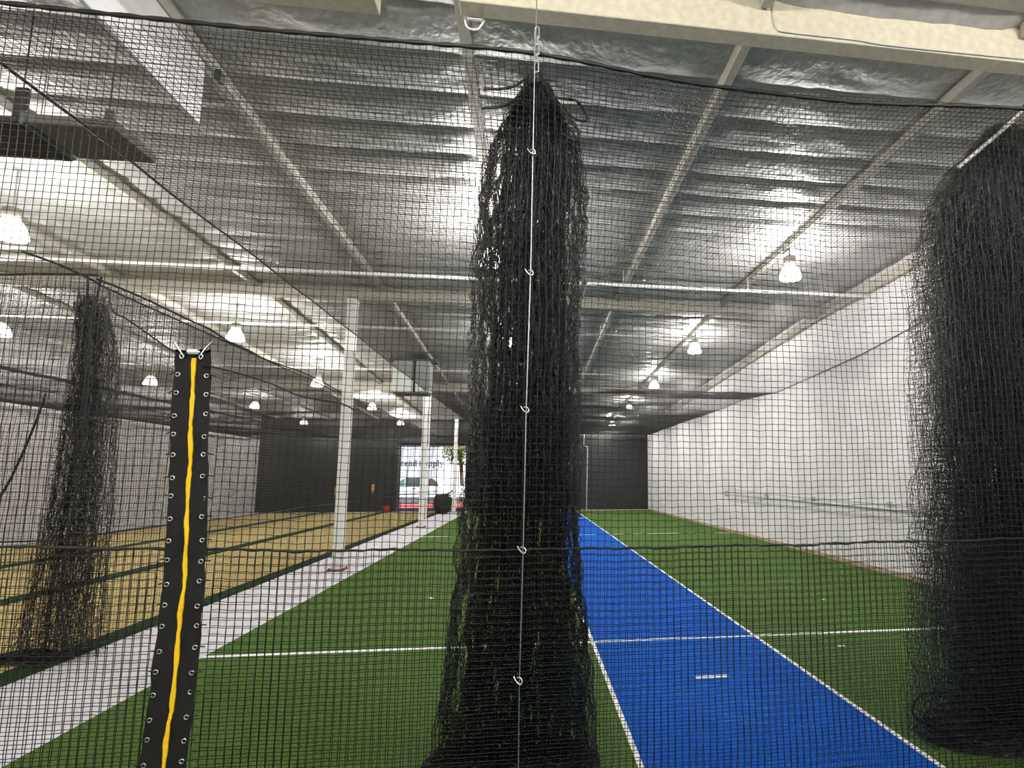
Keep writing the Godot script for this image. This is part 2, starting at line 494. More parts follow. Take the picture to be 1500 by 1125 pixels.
func make_lamp() -> Node3D:
	var o := Node3D.new()
	# origin at the middle of the glowing dome
	var b := Buf.new()
	b.lathe(PackedVector2Array([Vector2(0.001, -0.135), Vector2(0.10, -0.135), Vector2(0.165, -0.125), Vector2(0.178, -0.10), Vector2(0.17, -0.06), Vector2(0.145, 0.01), Vector2(0.115, 0.07), Vector2(0.085, 0.11), Vector2(0.06, 0.125), Vector2(0.001, 0.126)]), Vector3.ZERO, 24)
	var dome := put(b, "dome_bulb", M.glow, o)
	dome.position = Vector3.ZERO
	b = Buf.new()
	b.lathe(PackedVector2Array([Vector2(0.001, 0.128), Vector2(0.07, 0.128), Vector2(0.095, 0.14), Vector2(0.095, 0.24), Vector2(0.06, 0.26), Vector2(0.001, 0.262)]), Vector3.ZERO, 20)
	put(b, "ballast_housing", M.housing, o)
	return o

func build_lamps() -> void:
	var proto := make_lamp()
	var rows := [
		["glowing lamp in the row by the right white wall", "high bay lamps in the row by the right wall", [[4.1, -0.7, 4.98], [4.1, 5.4, 4.98], [4.1, -8.5, 4.99], [4.1, -14.0, 4.96], [4.1, -18.85, 4.81], [4.1, -23.7, 4.61], [4.1, -28.8, 4.42]]],
		["glowing lamp in the row over the net column", "high bay lamps in the row above the net column", [[-0.6, -0.7, 4.98], [-0.6, 5.4, 4.98], [-0.6, -8.1, 4.83], [-0.6, -14.2, 5.05], [-0.6, -18.9, 4.8], [-0.6, -23.7, 4.6], [-0.6, -28.8, 4.42]]],
		["glowing lamp in the row over the middle straw mat", "high bay lamps in the row over the straw mats", [[-6.2, -1.6, 4.7], [-6.2, 4.4, 4.7], [-6.2, -7.55, 4.66], [-6.2, -12.97, 4.70], [-6.2, -17.84, 4.48], [-6.2, -23.87, 4.49], [-6.2, -29.1, 4.36]]],
		["glowing lamp in the row by the left white wall", "high bay lamps in the row by the left wall", [[-10.6, -7.6, 4.66], [-10.6, -13.0, 4.66], [-10.6, -17.76, 4.41], [-10.6, -24.07, 4.51], [-10.6, -29.1, 4.34]]]]
	var order := ["nearest the black end wall", "second from the black end wall", "third from the black end wall", "fourth from the black end wall", "fifth from the black end wall", "sixth from the black end wall", "seventh from the black end wall"]
	for r: Array in rows:
		var spots: Array = r[2]
		spots.sort_custom(func(p: Array, q: Array) -> bool: return p[1] < q[1])
		for j in spots.size():
			var p: Array = spots[j]
			var o := proto.duplicate()
			o.name = numbered("high_bay_lamp")
			add_child(o)
			o.position = Vector3(p[0], p[2], p[1])
			tag(o, r[0] + ", " + order[j], "lamp", r[1])
			var top := roof(p[1]) + 0.20
			if p[2] + 0.26 < top:
				var b := Buf.new()
				b.tube(PackedVector3Array([Vector3(0, 0.255, 0), Vector3(0, top - p[2], 0)]), 0.012, 8)
				put(b, "stem", M.galv, o).position = Vector3.ZERO
			var l := OmniLight3D.new()
			l.name = "glow"
			l.light_color = Color(1.0, 0.985, 0.965)
			l.light_energy = LAMP if p[0] > -2.0 else LAMP * 0.68
			l.omni_range = 40.0
			l.omni_attenuation = 2.0
			l.light_size = 0.15
			l.shadow_enabled = true
			o.add_child(l)
			l.position = Vector3(0, -0.02, 0)
	proto.free()

func build_pipes() -> void:
	# sprinkler pipes hanging across the hall
	var lab := ["white sprinkler pipe hung below the purlins before the first white post", "white sprinkler pipe right behind the second roof girder", "white sprinkler pipe above the hanging fan unit", "white sprinkler pipe hung in the far third of the hall"]
	var i := 0
	for p: Array in [[-9.95, 5.14], [-13.4, 5.08], [-17.9, 4.94], [-22.2, 4.78]]:
		var o := thing("sprinkler_pipe", Vector3(0, p[1], p[0]), lab[i], "pipe", "sprinkler pipes")
		put(tubebuf([Vector3(-13.3, p[1] - 0.02, p[0]), Vector3(6.34, p[1], p[0])], 0.032 if i == 0 else 0.026, 8), "pipe", M.white_paint, o)
		for k in 9:
			var x := -12.3 + 2.34 * k - 0.12
			put(tubebuf([Vector3(x, p[1] - 0.03, p[0]), Vector3(x, roof(p[0]) + 0.05, p[0])], 0.009, 5), "hanger_rod", M.galv, o)
		for k in 6:
			var x := -11.0 + 3.1 * k + 0.6
			var b := Buf.new()
			b.tube(PackedVector3Array([Vector3(x, p[1], p[0]), Vector3(x, p[1] + 0.10, p[0])]), 0.012, 6)
			b.tube(PackedVector3Array([Vector3(x, p[1] + 0.10, p[0]), Vector3(x, p[1] + 0.108, p[0])]), 0.03, 8)
			put(b, "sprinkler_head", M.chrome, o)
		i += 1
	# conduit on the black far wall
	var z := -30.95
	tag(put(tubebuf([Vector3(2.89, 4.4, z), Vector3(2.87, 3.45, z), Vector3(2.9, 3.37, z), Vector3(3.05, 3.36, z), Vector3(3.07, 3.3, z), Vector3(3.03, 0.05, z)], 0.03, 8), "wall_conduit", M.galv), "thin grey conduit with a jog on the black end wall", "conduit")
	# two rails along the white wall
	var r := thing("wall_rail", Vector3(6.3, 1.2, -13), "thin double rail with brackets along the right white wall", "rail")
	put(tubebuf([Vector3(6.24, 1.19, -18.3), Vector3(6.24, 1.14, -4.0)], 0.02, 8), "lower_rail", M.galv, r)
	put(tubebuf([Vector3(6.28, 1.36, -18.6), Vector3(6.28, 1.30, -15.5), Vector3(6.28, 1.25, -12.5), Vector3(6.28, 1.22, -4.0)], 0.012, 6), "upper_rail", M.galv, r)
	for zz: float in [-18.2, -15.0, -12.4, -9.6, -6.8]:
		put(boxbuf(Vector3(6.30, 1.2, zz), Vector3(0.10, 0.16, 0.05), 0.008), "bracket", M.galv, r)

func build_hung() -> void:
	# white board under a purlin
	var w := thing("hanging_board", Vector3(-2.93, 4.76, -4.3), "plain white board hung upright under a purlin above top net rope", "board")
	put(span(-2.945, -2.905, 4.76, 5.345, -3.55, -5.17, 0.004), "board", M.white_board, w)
	put(span(-2.96, -2.94, 5.2, 5.36, -3.7, -3.78), "strap", M.galv, w)
	put(span(-2.96, -2.94, 5.2, 5.36, -4.95, -5.03), "strap", M.galv, w)
	put(boxbuf(Vector3(-2.84, 5.30, -5.28), Vector3(0.06, 0.10, 0.10), 0.01), "junction_box", M.slate, w)
	# two hung boxes near it
	var a := thing("heater_box", Vector3(-4.6, 4.5, -5.2), "charcoal flat heater box hung on a dark strap below roof", "heater")
	put(span(-5.6, -4.08, 4.5, 4.56, -4.9, -5.49, 0.01), "underside_tray", M.charcoal, a)
	put(span(-4.08, -4.03, 4.5, 4.60, -4.9, -5.46, 0.01), "side_flange", M.slate, a)
	put(span(-4.14, -4.05, 4.56, 4.82, -4.92, -4.95, 0.004), "strap", M.charcoal, a)
	put(tubebuf([Vector3(-4.095, 4.8, -4.935), Vector3(-4.095, 5.5, -4.935)], 0.005, 5), "hanger_wire", M.charcoal, a)
	put(span(-5.5, -5.41, 4.56, 4.82, -4.92, -4.95, 0.004), "strap", M.charcoal, a)
	var b := thing("heater_box", Vector3(-3.68, 4.5, -5.2), "taupe flat heater box hung right beside the charcoal one", "heater")
	put(span(-4.0, -3.37, 4.5, 4.58, -4.88, -5.42, 0.01), "underside_tray", M.taupe, b)
	put(span(-3.47, -3.41, 4.58, 4.68, -4.90, -4.93, 0.004), "strap", M.taupe, b)
	for x: float in [-3.44, -3.93]:
		put(tubebuf([Vector3(x, 4.56, -4.915), Vector3(x, 5.5, -4.915)], 0.004, 5), "hanger_wire", M.taupe, b)
	# fan unit
	var u := thing("fan_unit", Vector3(-3.35, 4.1, -17.0), "white square fan unit with a dark vertical slot hung below the roof", "heater")
	put(span(-3.88, -3.33, 4.12, 5.02, -16.9, -17.5, 0.02), "casing", M.white_board, u)
	put(span(-3.26, -2.86, 4.12, 5.02, -16.9, -17.5, 0.02), "casing", M.white_board, u)
	put(span(-3.34, -3.25, 4.12, 5.0, -17.05, -17.4), "dark_slot", M.charcoal, u)
	put(span(-4.0, -2.7, 5.02, 5.07, -16.88, -17.5, 0.008), "top_rail", M.slate, u)
	put(span(-3.86, -2.9, 4.07, 4.12, -16.92, -17.48, 0.008), "shadow_plate", M.taupe, u)  # dark plate standing in for the shade below the casing
	for x: float in [-3.95, -3.3, -2.76]:
		put(tubebuf([Vector3(x, 5.05, -17.0), Vector3(x, roof(-17.0) + 0.1, -17.0)], 0.014, 6), "hanger_rod", M.charcoal, u)
	for n in u.get_children():
		if n.name.begins_with("casing"): n.material_override = M.fan_grey

# ------------------------------------------------------------------ nets
func front_top(x: float) -> float:
	return smooth_lin([[-3.6, 4.22], [-2.8, 4.19], [-1.47, 4.185], [0.0, 4.215], [0.89, 4.11], [2.02, 4.08], [3.23, 4.165], [4.6, 4.09], [6.3, 4.3]], x)

func front_waist(x: float) -> float:
	return smooth_lin([[-3.6, 1.39], [-2.5, 1.375], [-1.2, 1.335], [0.0, 1.32], [1.24, 1.322], [3.0, 1.335], [6.3, 1.34]], x) + 0.003 * sin(x * 7.0) + 0.0015 * sin(x * 23.0) + 0.002 * sin(x * 61.0)

const FRONT := -3.2
func front_at(x: float, w: float, layer := 0.0) -> Vector3:
	# w: 0 at the top rope, 1 at the waist rope, 2 at the floor
	var y: float
	if w <= 1.0: y = lerpf(front_top(x), front_waist(x), w)
	else: y = lerpf(front_waist(x), 0.024, w - 1.0)
	var a := noise.get_noise_2d(x * 22.0 + layer * 37.0, w * 34.0)
	var b := noise.get_noise_2d(x * 60.0 + 400.0, w * 90.0 + layer * 11.0)
	var c := noise.get_noise_2d(x * 260.0 + 90.0, w * 500.0 + layer * 51.0)
	var free := sin(minf(w, 1.0) * PI) if w < 1.0 else (w - 1.0) * 0.7
	return Vector3(x + (0.010 * a + 0.003 * b) * (0.3 + free) + 0.0016 * c, y + 0.003 * b + 0.0016 * noise.get_noise_2d(x * 500.0, w * 260.0 + 70.0), FRONT + 0.035 * a * free - layer * 0.045)

func build_front_net() -> void:
	var o := thing("front_net", Vector3(1.4, 0, FRONT), "black knotted mesh net across lane front with yellow zip door", "net")
	var x0 := -3.56
	var x1 := 6.26
	var cols := int((x1 - x0) / MESH)
	var rows := 77
	var low := 35
	var R := 0.0020
	for part in 2:
		var b := Buf.new()
		var layer := float(part)
		var w0 := 0.0 if part == 0 else 1.0
		for i in cols + 1:
			var x := x0 + i * MESH + (0.0 if part == 0 else MESH * 0.45)
			var zip := x > -1.77 and x < -1.58
			var p := PackedVector3Array()
			for j in range(0 if part == 0 else rows, rows + low + 1):
				var w := float(j) / rows if j <= rows else 1.0 + float(j - rows) / low
				var q := front_at(x, w, layer)
				if zip and q.y < 2.33: break
				p.push_back(q)
				if part == 0 and x > -3.0 and x < 3.5:
					b.knot(q, 0.0038)
			b.strand(p, R, Vector3.RIGHT, Vector3.BACK)
		for j in range(0 if part == 0 else rows, rows + low + 1):
			var w := float(j) / rows if j <= rows else 1.0 + float(j - rows) / low
			var p := PackedVector3Array()
			for i in cols + 1:
				var x := x0 + i * MESH + (0.0 if part == 0 else MESH * 0.45)
				var q := front_at(x, w, layer)
				if x > -1.77 and x < -1.58 and q.y < 2.33:
					b.strand(p, R, Vector3.UP, Vector3.BACK)
					p = PackedVector3Array()
					continue
				p.push_back(q)
			b.strand(p, R, Vector3.UP, Vector3.BACK)
		var m := put(b, "mesh_panel" if part == 0 else "skirt_mesh", M.twine, o)
		m.set_meta("kind", "stuff")
	var tp := PackedVector3Array()
	var wp := PackedVector3Array()
	for k in 330:
		var x := x0 + (x1 - x0) * k / 329.0
		tp.push_back(Vector3(x, front_top(x) + 0.006, FRONT))
		wp.push_back(front_at(x, 1.0) + Vector3(0, 0, 0.004))
	var b := Buf.new()
	b.tube(tp, 0.0125, 8, 1.1)
	put(b, "top_rope", M.rope, o)
	b = Buf.new()
	b.tube(wp, 0.006, 6, 0.9)
	put(b, "waist_rope", M.rope, o)
	var zc := FRONT + 0.03
	for p: Array in [
		[Vector3(-2.13, 2.66, zc), Vector3(-2.10, 2.54, zc), Vector3(-2.02, 2.49, zc), Vector3(-1.88, 2.39, zc), Vector3(-1.79, 2.33, zc), Vector3(-1.74, 2.32, zc)],
		[Vector3(-1.66, 2.27, zc), Vector3(-1.60, 2.26, zc), Vector3(-1.48, 2.23, zc), Vector3(-1.32, 2.18, zc), Vector3(-1.18, 2.12, zc), Vector3(-0.98, 2.085, zc), Vector3(-0.91, 2.05, zc)]]:
		put(tubebuf(Array(curve(p, 6)), 0.0042, 5), "door_cord", M.rope, o)
	build_zip(o)

func zip_x(y: float) -> float:
	return smooth_lin([[0.0, -1.70], [0.35, -1.678], [0.64, -1.665], [0.98, -1.655], [1.37, -1.662], [1.7, -1.682], [2.34, -1.715]], y)

func zip_half(y: float) -> float:
	return lin([[0.0, 0.11], [0.35, 0.104], [0.98, 0.094], [1.7, 0.09], [2.34, 0.084]], y)

func build_zip(o: Node3D) -> void:
	var zc := FRONT + 0.02
	var rows := 96
	var nx := 8
	var b := Buf.new()
	var P := func(i: int, j: int, side: float) -> Vector3:
		var y := 0.024 + 2.326 * j / rows
		var u := float(i) / nx * 2.0 - 1.0
		var x := zip_x(y) + u * zip_half(y) * (1.0 + 0.05 * noise.get_noise_2d(y * 160.0 + u * 40.0, u * 20.0))
		var wob := 0.010 * noise.get_noise_2d(y * 90.0, u * 60.0) + 0.012 * noise.get_noise_2d(y * 25.0, u * 12.0 + 60.0)
		var top := 0.012 * noise.get_noise_2d(u * 200.0, 5.0) if j == rows else 0.0
		return Vector3(x, y + top, zc + wob + side * 0.0025)
	for side: float in [-1.0, 1.0]:
		var k := b.v.size()
		for j in rows + 1:
			for i in nx + 1:
				var p: Vector3 = P.call(i, j, side)
				var px: Vector3 = P.call(mini(i + 1, nx), j, side) - P.call(maxi(i - 1, 0), j, side)
				var py: Vector3 = P.call(i, mini(j + 1, rows - 1), side) - P.call(i, maxi(j - 1, 0), side)
				b.v.push_back(p); b.n.push_back(px.cross(py).normalized() * side); b.uv.push_back(Vector2(i, j))
		for j in rows:
			for i in nx:
				var a := k + j * (nx + 1) + i
				if side > 0: b.idx.append_array(PackedInt32Array([a, a + nx + 1, a + 1, a + 1, a + nx + 1, a + nx + 2]))
				else: b.idx.append_array(PackedInt32Array([a, a + 1, a + nx + 1, a + 1, a + nx + 2, a + nx + 1]))
	for j in rows:
		b.quad(P.call(nx, j, 1.0), P.call(nx, j, -1.0), P.call(nx, j + 1, -1.0), P.call(nx, j + 1, 1.0))
		b.quad(P.call(0, j, -1.0), P.call(0, j, 1.0), P.call(0, j + 1, 1.0), P.call(0, j + 1, -1.0))
	for i in nx:
		b.quad(P.call(i, rows, 1.0), P.call(i + 1, rows, 1.0), P.call(i + 1, rows, -1.0), P.call(i, rows, -1.0))
	var band := put(b, "zip_band", M.webbing, o)
	band.set_meta("label", "black webbing band with grommets along both edges")
	# yellow zip chain, made of small teeth
	b = Buf.new()
	var n := 330
	for k in n:
		var y := 0.03 + 2.28 * k / n
		var x := zip_x(y) + 0.006 + 0.005 * noise.get_noise_1d(y * 70.0) + 0.003 * noise.get_noise_1d(y * 260.0 + 40.0)
		var z := zc + 0.012 * noise.get_noise_2d(y * 25.0, 60.0) + 0.010 * noise.get_noise_2d(y * 90.0, 0.0) + 0.006
		b.box(Vector3(x, y, z), Vector3(0.019 + 0.004 * sin(y * 31.0), 0.0062, 0.009), 0.0015, Basis(Vector3.BACK, 0.1 * sin(y * 20.0)))
	var zp := put(b, "zip_chain", M.zip, band)
	zp.set_meta("label", "yellow toothed zip")
	b = boxbuf(Vector3(zip_x(2.34) + 0.004, 2.338, zc + 0.012), Vector3(0.062, 0.026, 0.02), 0.009)
	put(b, "zip_slider", M.tab, band)
	# grommets
	var tor := TorusMesh.new()
	tor.inner_radius = 0.0065; tor.outer_radius = 0.0125; tor.rings = 14; tor.ring_segments = 6
	for k in 22:
		for s: float in [-1.0, 1.0]:
			var y := 0.06 + 0.103 * k + 0.008 * sin(k * 2.3 + s)
			var u := 0.80
			var x := zip_x(y) + s * u * zip_half(y)
			var wob := 0.010 * noise.get_noise_2d(y * 90.0, s * u * 60.0) + 0.012 * noise.get_noise_2d(y * 25.0, s * u * 12.0 + 60.0)
			var g := put(tor, "grommet", M.chrome, band)
			g.position = Vector3(x, y, zc + wob + 0.005) - o.position - band.position
			g.rotation = Vector3(PI / 2, 0, 0)
			var e := zip_x(y) + s * (zip_half(y) + 0.022)
			put(tubebuf([Vector3(x, y - 0.004, zc + wob + 0.006), Vector3((x + e) * 0.5, y + 0.006, zc + wob + 0.012), Vector3(e, y, zc - 0.006)], 0.0032, 5), "lacing_cord", M.rope, band)
	# snap hooks at the upper corners
	for s: float in [-1.0, 1.0]:
		var x := zip_x(2.3) + s * 0.045
		var hk := Buf.new()
		hk.tube(PackedVector3Array([Vector3(x, 2.325, zc + 0.02), Vector3(x + s * 0.03, 2.37, zc + 0.02), Vector3(x + s * 0.045, 2.392, zc + 0.016)]), 0.004, 6)
		hk.tube(curve([Vector3(x, 2.325, zc + 0.02), Vector3(x - s * 0.009, 2.312, zc + 0.018), Vector3(x, 2.300, zc + 0.018), Vector3(x + s * 0.009, 2.314, zc + 0.018), Vector3(x, 2.325, zc + 0.02)], 5), 0.0035, 6)
		put(hk, "snap_hook", M.chrome, band)

func sheet_net(called: String, label: String, category: String, group: String, at: Callable, nu: int, nv: int, su: int, sv: int, r: float, o1u: Vector3, o2u: Vector3, o1v: Vector3, o2v: Vector3, rope_r := 0.012, rope2 := -1.0) -> Node3D:
	# strands along v for each of nu+1 u values, and along u for each of nv+1 v values
	var o := thing(called, at.call(0.5, 1.0), label, category, group)
	var b := Buf.new()
	for i in nu + 1:
		var p := PackedVector3Array()
		for k in sv + 1: p.push_back(at.call(float(i) / nu, float(k) / sv))
		b.strand(p, r, o1v, o2v)
	for j in nv + 1:
		var p := PackedVector3Array()
		for k in su + 1: p.push_back(at.call(float(k) / su, float(j) / nv))
		b.strand(p, r, o1u, o2u)
	put(b, "mesh_panel", M.twine, o).set_meta("kind", "stuff")
	var tp := PackedVector3Array()
	for k in 101: tp.push_back(at.call(k / 100.0, 0.0))
	b = Buf.new()
	b.tube(tp, rope_r, 6)
	put(b, "edge_rope", M.rope, o)
	if rope2 >= 0.0:
		tp = PackedVector3Array()
		for k in 101: tp.push_back(at.call(k / 100.0, rope2))
		b = Buf.new()
		b.tube(tp, 0.008, 6)
		put(b, "edge_rope" if rope2 == 1.0 else "waist_rope", M.rope, o)
	return o

func left_rope(t: float) -> Vector3:
	return Vector3(lerpf(-3.24, -2.72, t), 4.2 + 0.02 * sin(t * 9.0), lerpf(-3.22, -30.4, t))

func right_rope(t: float) -> Vector3:
	var z := lerpf(-3.22, -30.4, t)
	return Vector3(6.325, lin([[3.2, 4.3], [8.4, 4.24], [10.3, 4.07], [14.2, 3.9], [16.3, 4.0], [18.7, 3.97], [24.0, 4.0], [30.4, 3.98]], -z), z)

func build_other_nets() -> void:
	# roof net over the green lane: u runs down the hall, v from the left rope to the right rope
	var roof_at := func(u: float, v: float) -> Vector3:
		var a := left_rope(u)
		var b := right_rope(u)
		var p := a.lerp(b, v)
		p.y -= 0.16 * sin(v * PI) * (0.75 + 0.35 * noise.get_noise_2d(u * 160.0, v * 40.0))
		p.x += 0.03 * noise.get_noise_2d(u * 200.0, v * 60.0 + 300.0)
		return p
	sheet_net("roof_net", "black overhead net stretched level above the green turf", "net", "", roof_at, 640, 210, 64, 20, 0.0026, Vector3.UP, Vector3.RIGHT, Vector3.UP, Vector3.BACK, 0.011, 1.0)
	# divider beside the first straw mat
	var div := func(u: float, v: float) -> Vector3:
		var z := lerpf(-6.1, -28.2, u)
		var top := 3.62 + 0.03 * sin(u * 30.0) - 0.02 * u
		return Vector3(-4.2 + 0.05 * noise.get_noise_2d(z * 14.0, v * 50.0), lerpf(top, 0.03, v), z)
	sheet_net("divider_net", "black divider net standing along the edge of the first straw mat", "net", "divider nets between the mats", div, 480, 80, 60, 10, 0.0020, Vector3.UP, Vector3.RIGHT, Vector3.RIGHT, Vector3.BACK, 0.012, 0.69)
	var div2 := func(u: float, v: float) -> Vector3:
		var z := lerpf(-6.1, -30.2, u)
		return Vector3(-9.1 + 0.05 * noise.get_noise_2d(z * 14.0, v * 50.0 + 90.0), lerpf(3.6, 0.03, v), z)
	sheet_net("divider_net", "black divider net standing over the second straw mat", "net", "divider nets between the mats", div2, 520, 80, 60, 10, 0.0019, Vector3.UP, Vector3.RIGHT, Vector3.RIGHT, Vector3.BACK, 0.035, 0.08)
	# cross net closing the front of the straw mats
	var cross := func(u: float, v: float) -> Vector3:
		var x := lerpf(-4.24, -12.8, u)
		var top := 3.68 - 0.10 * sin(minf(u, 1.0) * PI)
		return Vector3(x, lerpf(top, 0.03, v), -6.15 + 0.06 * noise.get_noise_2d(x * 20.0, v * 60.0))
	sheet_net("cross_net", "black net hung across the near ends of the straw mats", "net", "", cross, 215, 90, 60, 24, 0.0022, Vector3.UP, Vector3.BACK, Vector3.RIGHT, Vector3.BACK, 0.012, 0.70)
	# overhead net above the straw mats
	var over := func(u: float, v: float) -> Vector3:
		var z := lerpf(-6.2, -28.2, u)
		return Vector3(lerpf(-4.26, -12.84, v), 3.60 - 0.14 * sin(v * PI) * (0.7 + 0.4 * noise.get_noise_2d(u * 140.0, v * 40.0)), z)
	sheet_net("mat_roof_net", "black overhead net stretched level above the straw mats", "net", "", over, 500, 195, 50, 16, 0.0020, Vector3.UP, Vector3.RIGHT, Vector3.DOWN, Vector3.BACK, 0.010)
	# wall net in front of the left white wall
	var lw := func(u: float, v: float) -> Vector3:
		var z := lerpf(-6.1, -30.2, u)
		return Vector3(-12.9 + 0.05 * noise.get_noise_2d(z * 14.0, v * 50.0 + 190.0), lerpf(3.6, 0.03, v), z)
	sheet_net("wall_net", "black net hung close in front of the left white wall", "net", "", lw, 520, 80, 50, 8, 0.0019, Vector3.UP, Vector3.RIGHT, Vector3.RIGHT, Vector3.BACK, 0.05)

# gathered netting: prof rows are [y, xmin, xmax, half depth]
func gathered(parent: Node3D, prof: Array, cz: float, cols: int, folds: float, sd: int, ytop: float, crumple: float, r := 0.0017) -> void:
	var f := FastNoiseLite.new()
	f.seed = sd; f.frequency = 1.0; f.fractal_octaves = 2
	var rr := RandomNumberGenerator.new()
	rr.seed = sd
	var amp := PackedFloat32Array()
	for k in int(folds) + 2: amp.push_back(rr.randf_range(0.45, 1.0))
	var X0: Array = []; var X1: Array = []; var D: Array = []
	for p: Array in prof:
		X0.append([p[0], p[1]]); X1.append([p[0], p[2]]); D.append([p[0], p[3]])
	var rows := int(ytop / 0.0375)
	var grid: Array = []
	for j in rows + 1:
		var y := 0.01 + (ytop - 0.01) * j / rows
		var xa := smooth_lin(X0, y)
		var xb := smooth_lin(X1, y)
		var dd := smooth_lin(D, y)
		var line := PackedVector3Array()
		for i in cols + 1:
			var s := float(i) / cols
			var ph := s * folds
			var fi := int(ph)
			var fr := ph - fi
			var tri := (fr * 2.0 - 1.0) * (1.0 if fi % 2 == 0 else -1.0)
			tri *= lerpf(amp[fi], amp[fi + 1], fr)
			var e := 2.0 * s - 1.0
			var xs := 0.5 + 0.5 * signf(e) * pow(absf(e), 1.12)
			xs += 0.05 * f.get_noise_2d(fi * 1.7, y * 0.9) + 0.05 * f.get_noise_2d(s * 40.0, y * 3.0)
			var c := crumple
			line.push_back(Vector3(
				lerpf(xa, xb, xs) + c * f.get_noise_2d(s * 90.0, y * 14.0),
				clampf(y + c * 1.1 * f.get_noise_2d(s * 70.0 + 50.0, y * 9.0), 0.021, 9.0),
				cz + tri * dd + c * f.get_noise_2d(s * 80.0 + 90.0, y * 12.0)))
		grid.append(line)
	var b := Buf.new()
	for j in rows + 1:
		b.strand(grid[j], r, Vector3.UP, Vector3(0.8, 0, 0.6))
	for i in cols + 1:
		var p := PackedVector3Array()
		for j in range(0, rows + 1, 2): p.push_back(grid[j][i])
		b.strand(p, r, Vector3.BACK, Vector3.RIGHT)
	put(b, "gathered_mesh", M.twine, parent).set_meta("kind", "stuff")

func heap(parent: Node3D, c: Vector3, rx: float, h: float, rz: float, n: int, sd: int) -> void:
	# netting lying in loose loops on the floor
	var rr := RandomNumberGenerator.new()
	rr.seed = sd
	var b := Buf.new()
	for k in n:
		var p: Array = []
		var a := rr.randf() * TAU
		var q := sqrt(rr.randf()) * 0.85
		var o := Vector3(cos(a) * q * rx, 0, sin(a) * q * rz)
		for t in 6:
			o += Vector3(rr.randf_range(-0.3, 0.3) * rx, 0, rr.randf_range(-0.3, 0.3) * rz)
			var m := Vector2(o.x / rx, o.z / rz).length()
			if m > 1.0: o *= 1.0 / m
			var hh := h * sqrt(maxf(0.0, 1.0 - m * m * 0.98))
			p.append(c + Vector3(o.x, 0.022 + hh * rr.randf_range(0.1, 1.0), o.z))
		b.tube(curve(p, 3), 0.0035, 3, 0.0, false)
	put(b, "pooled_mesh", M.twine, parent).set_meta("kind", "stuff")

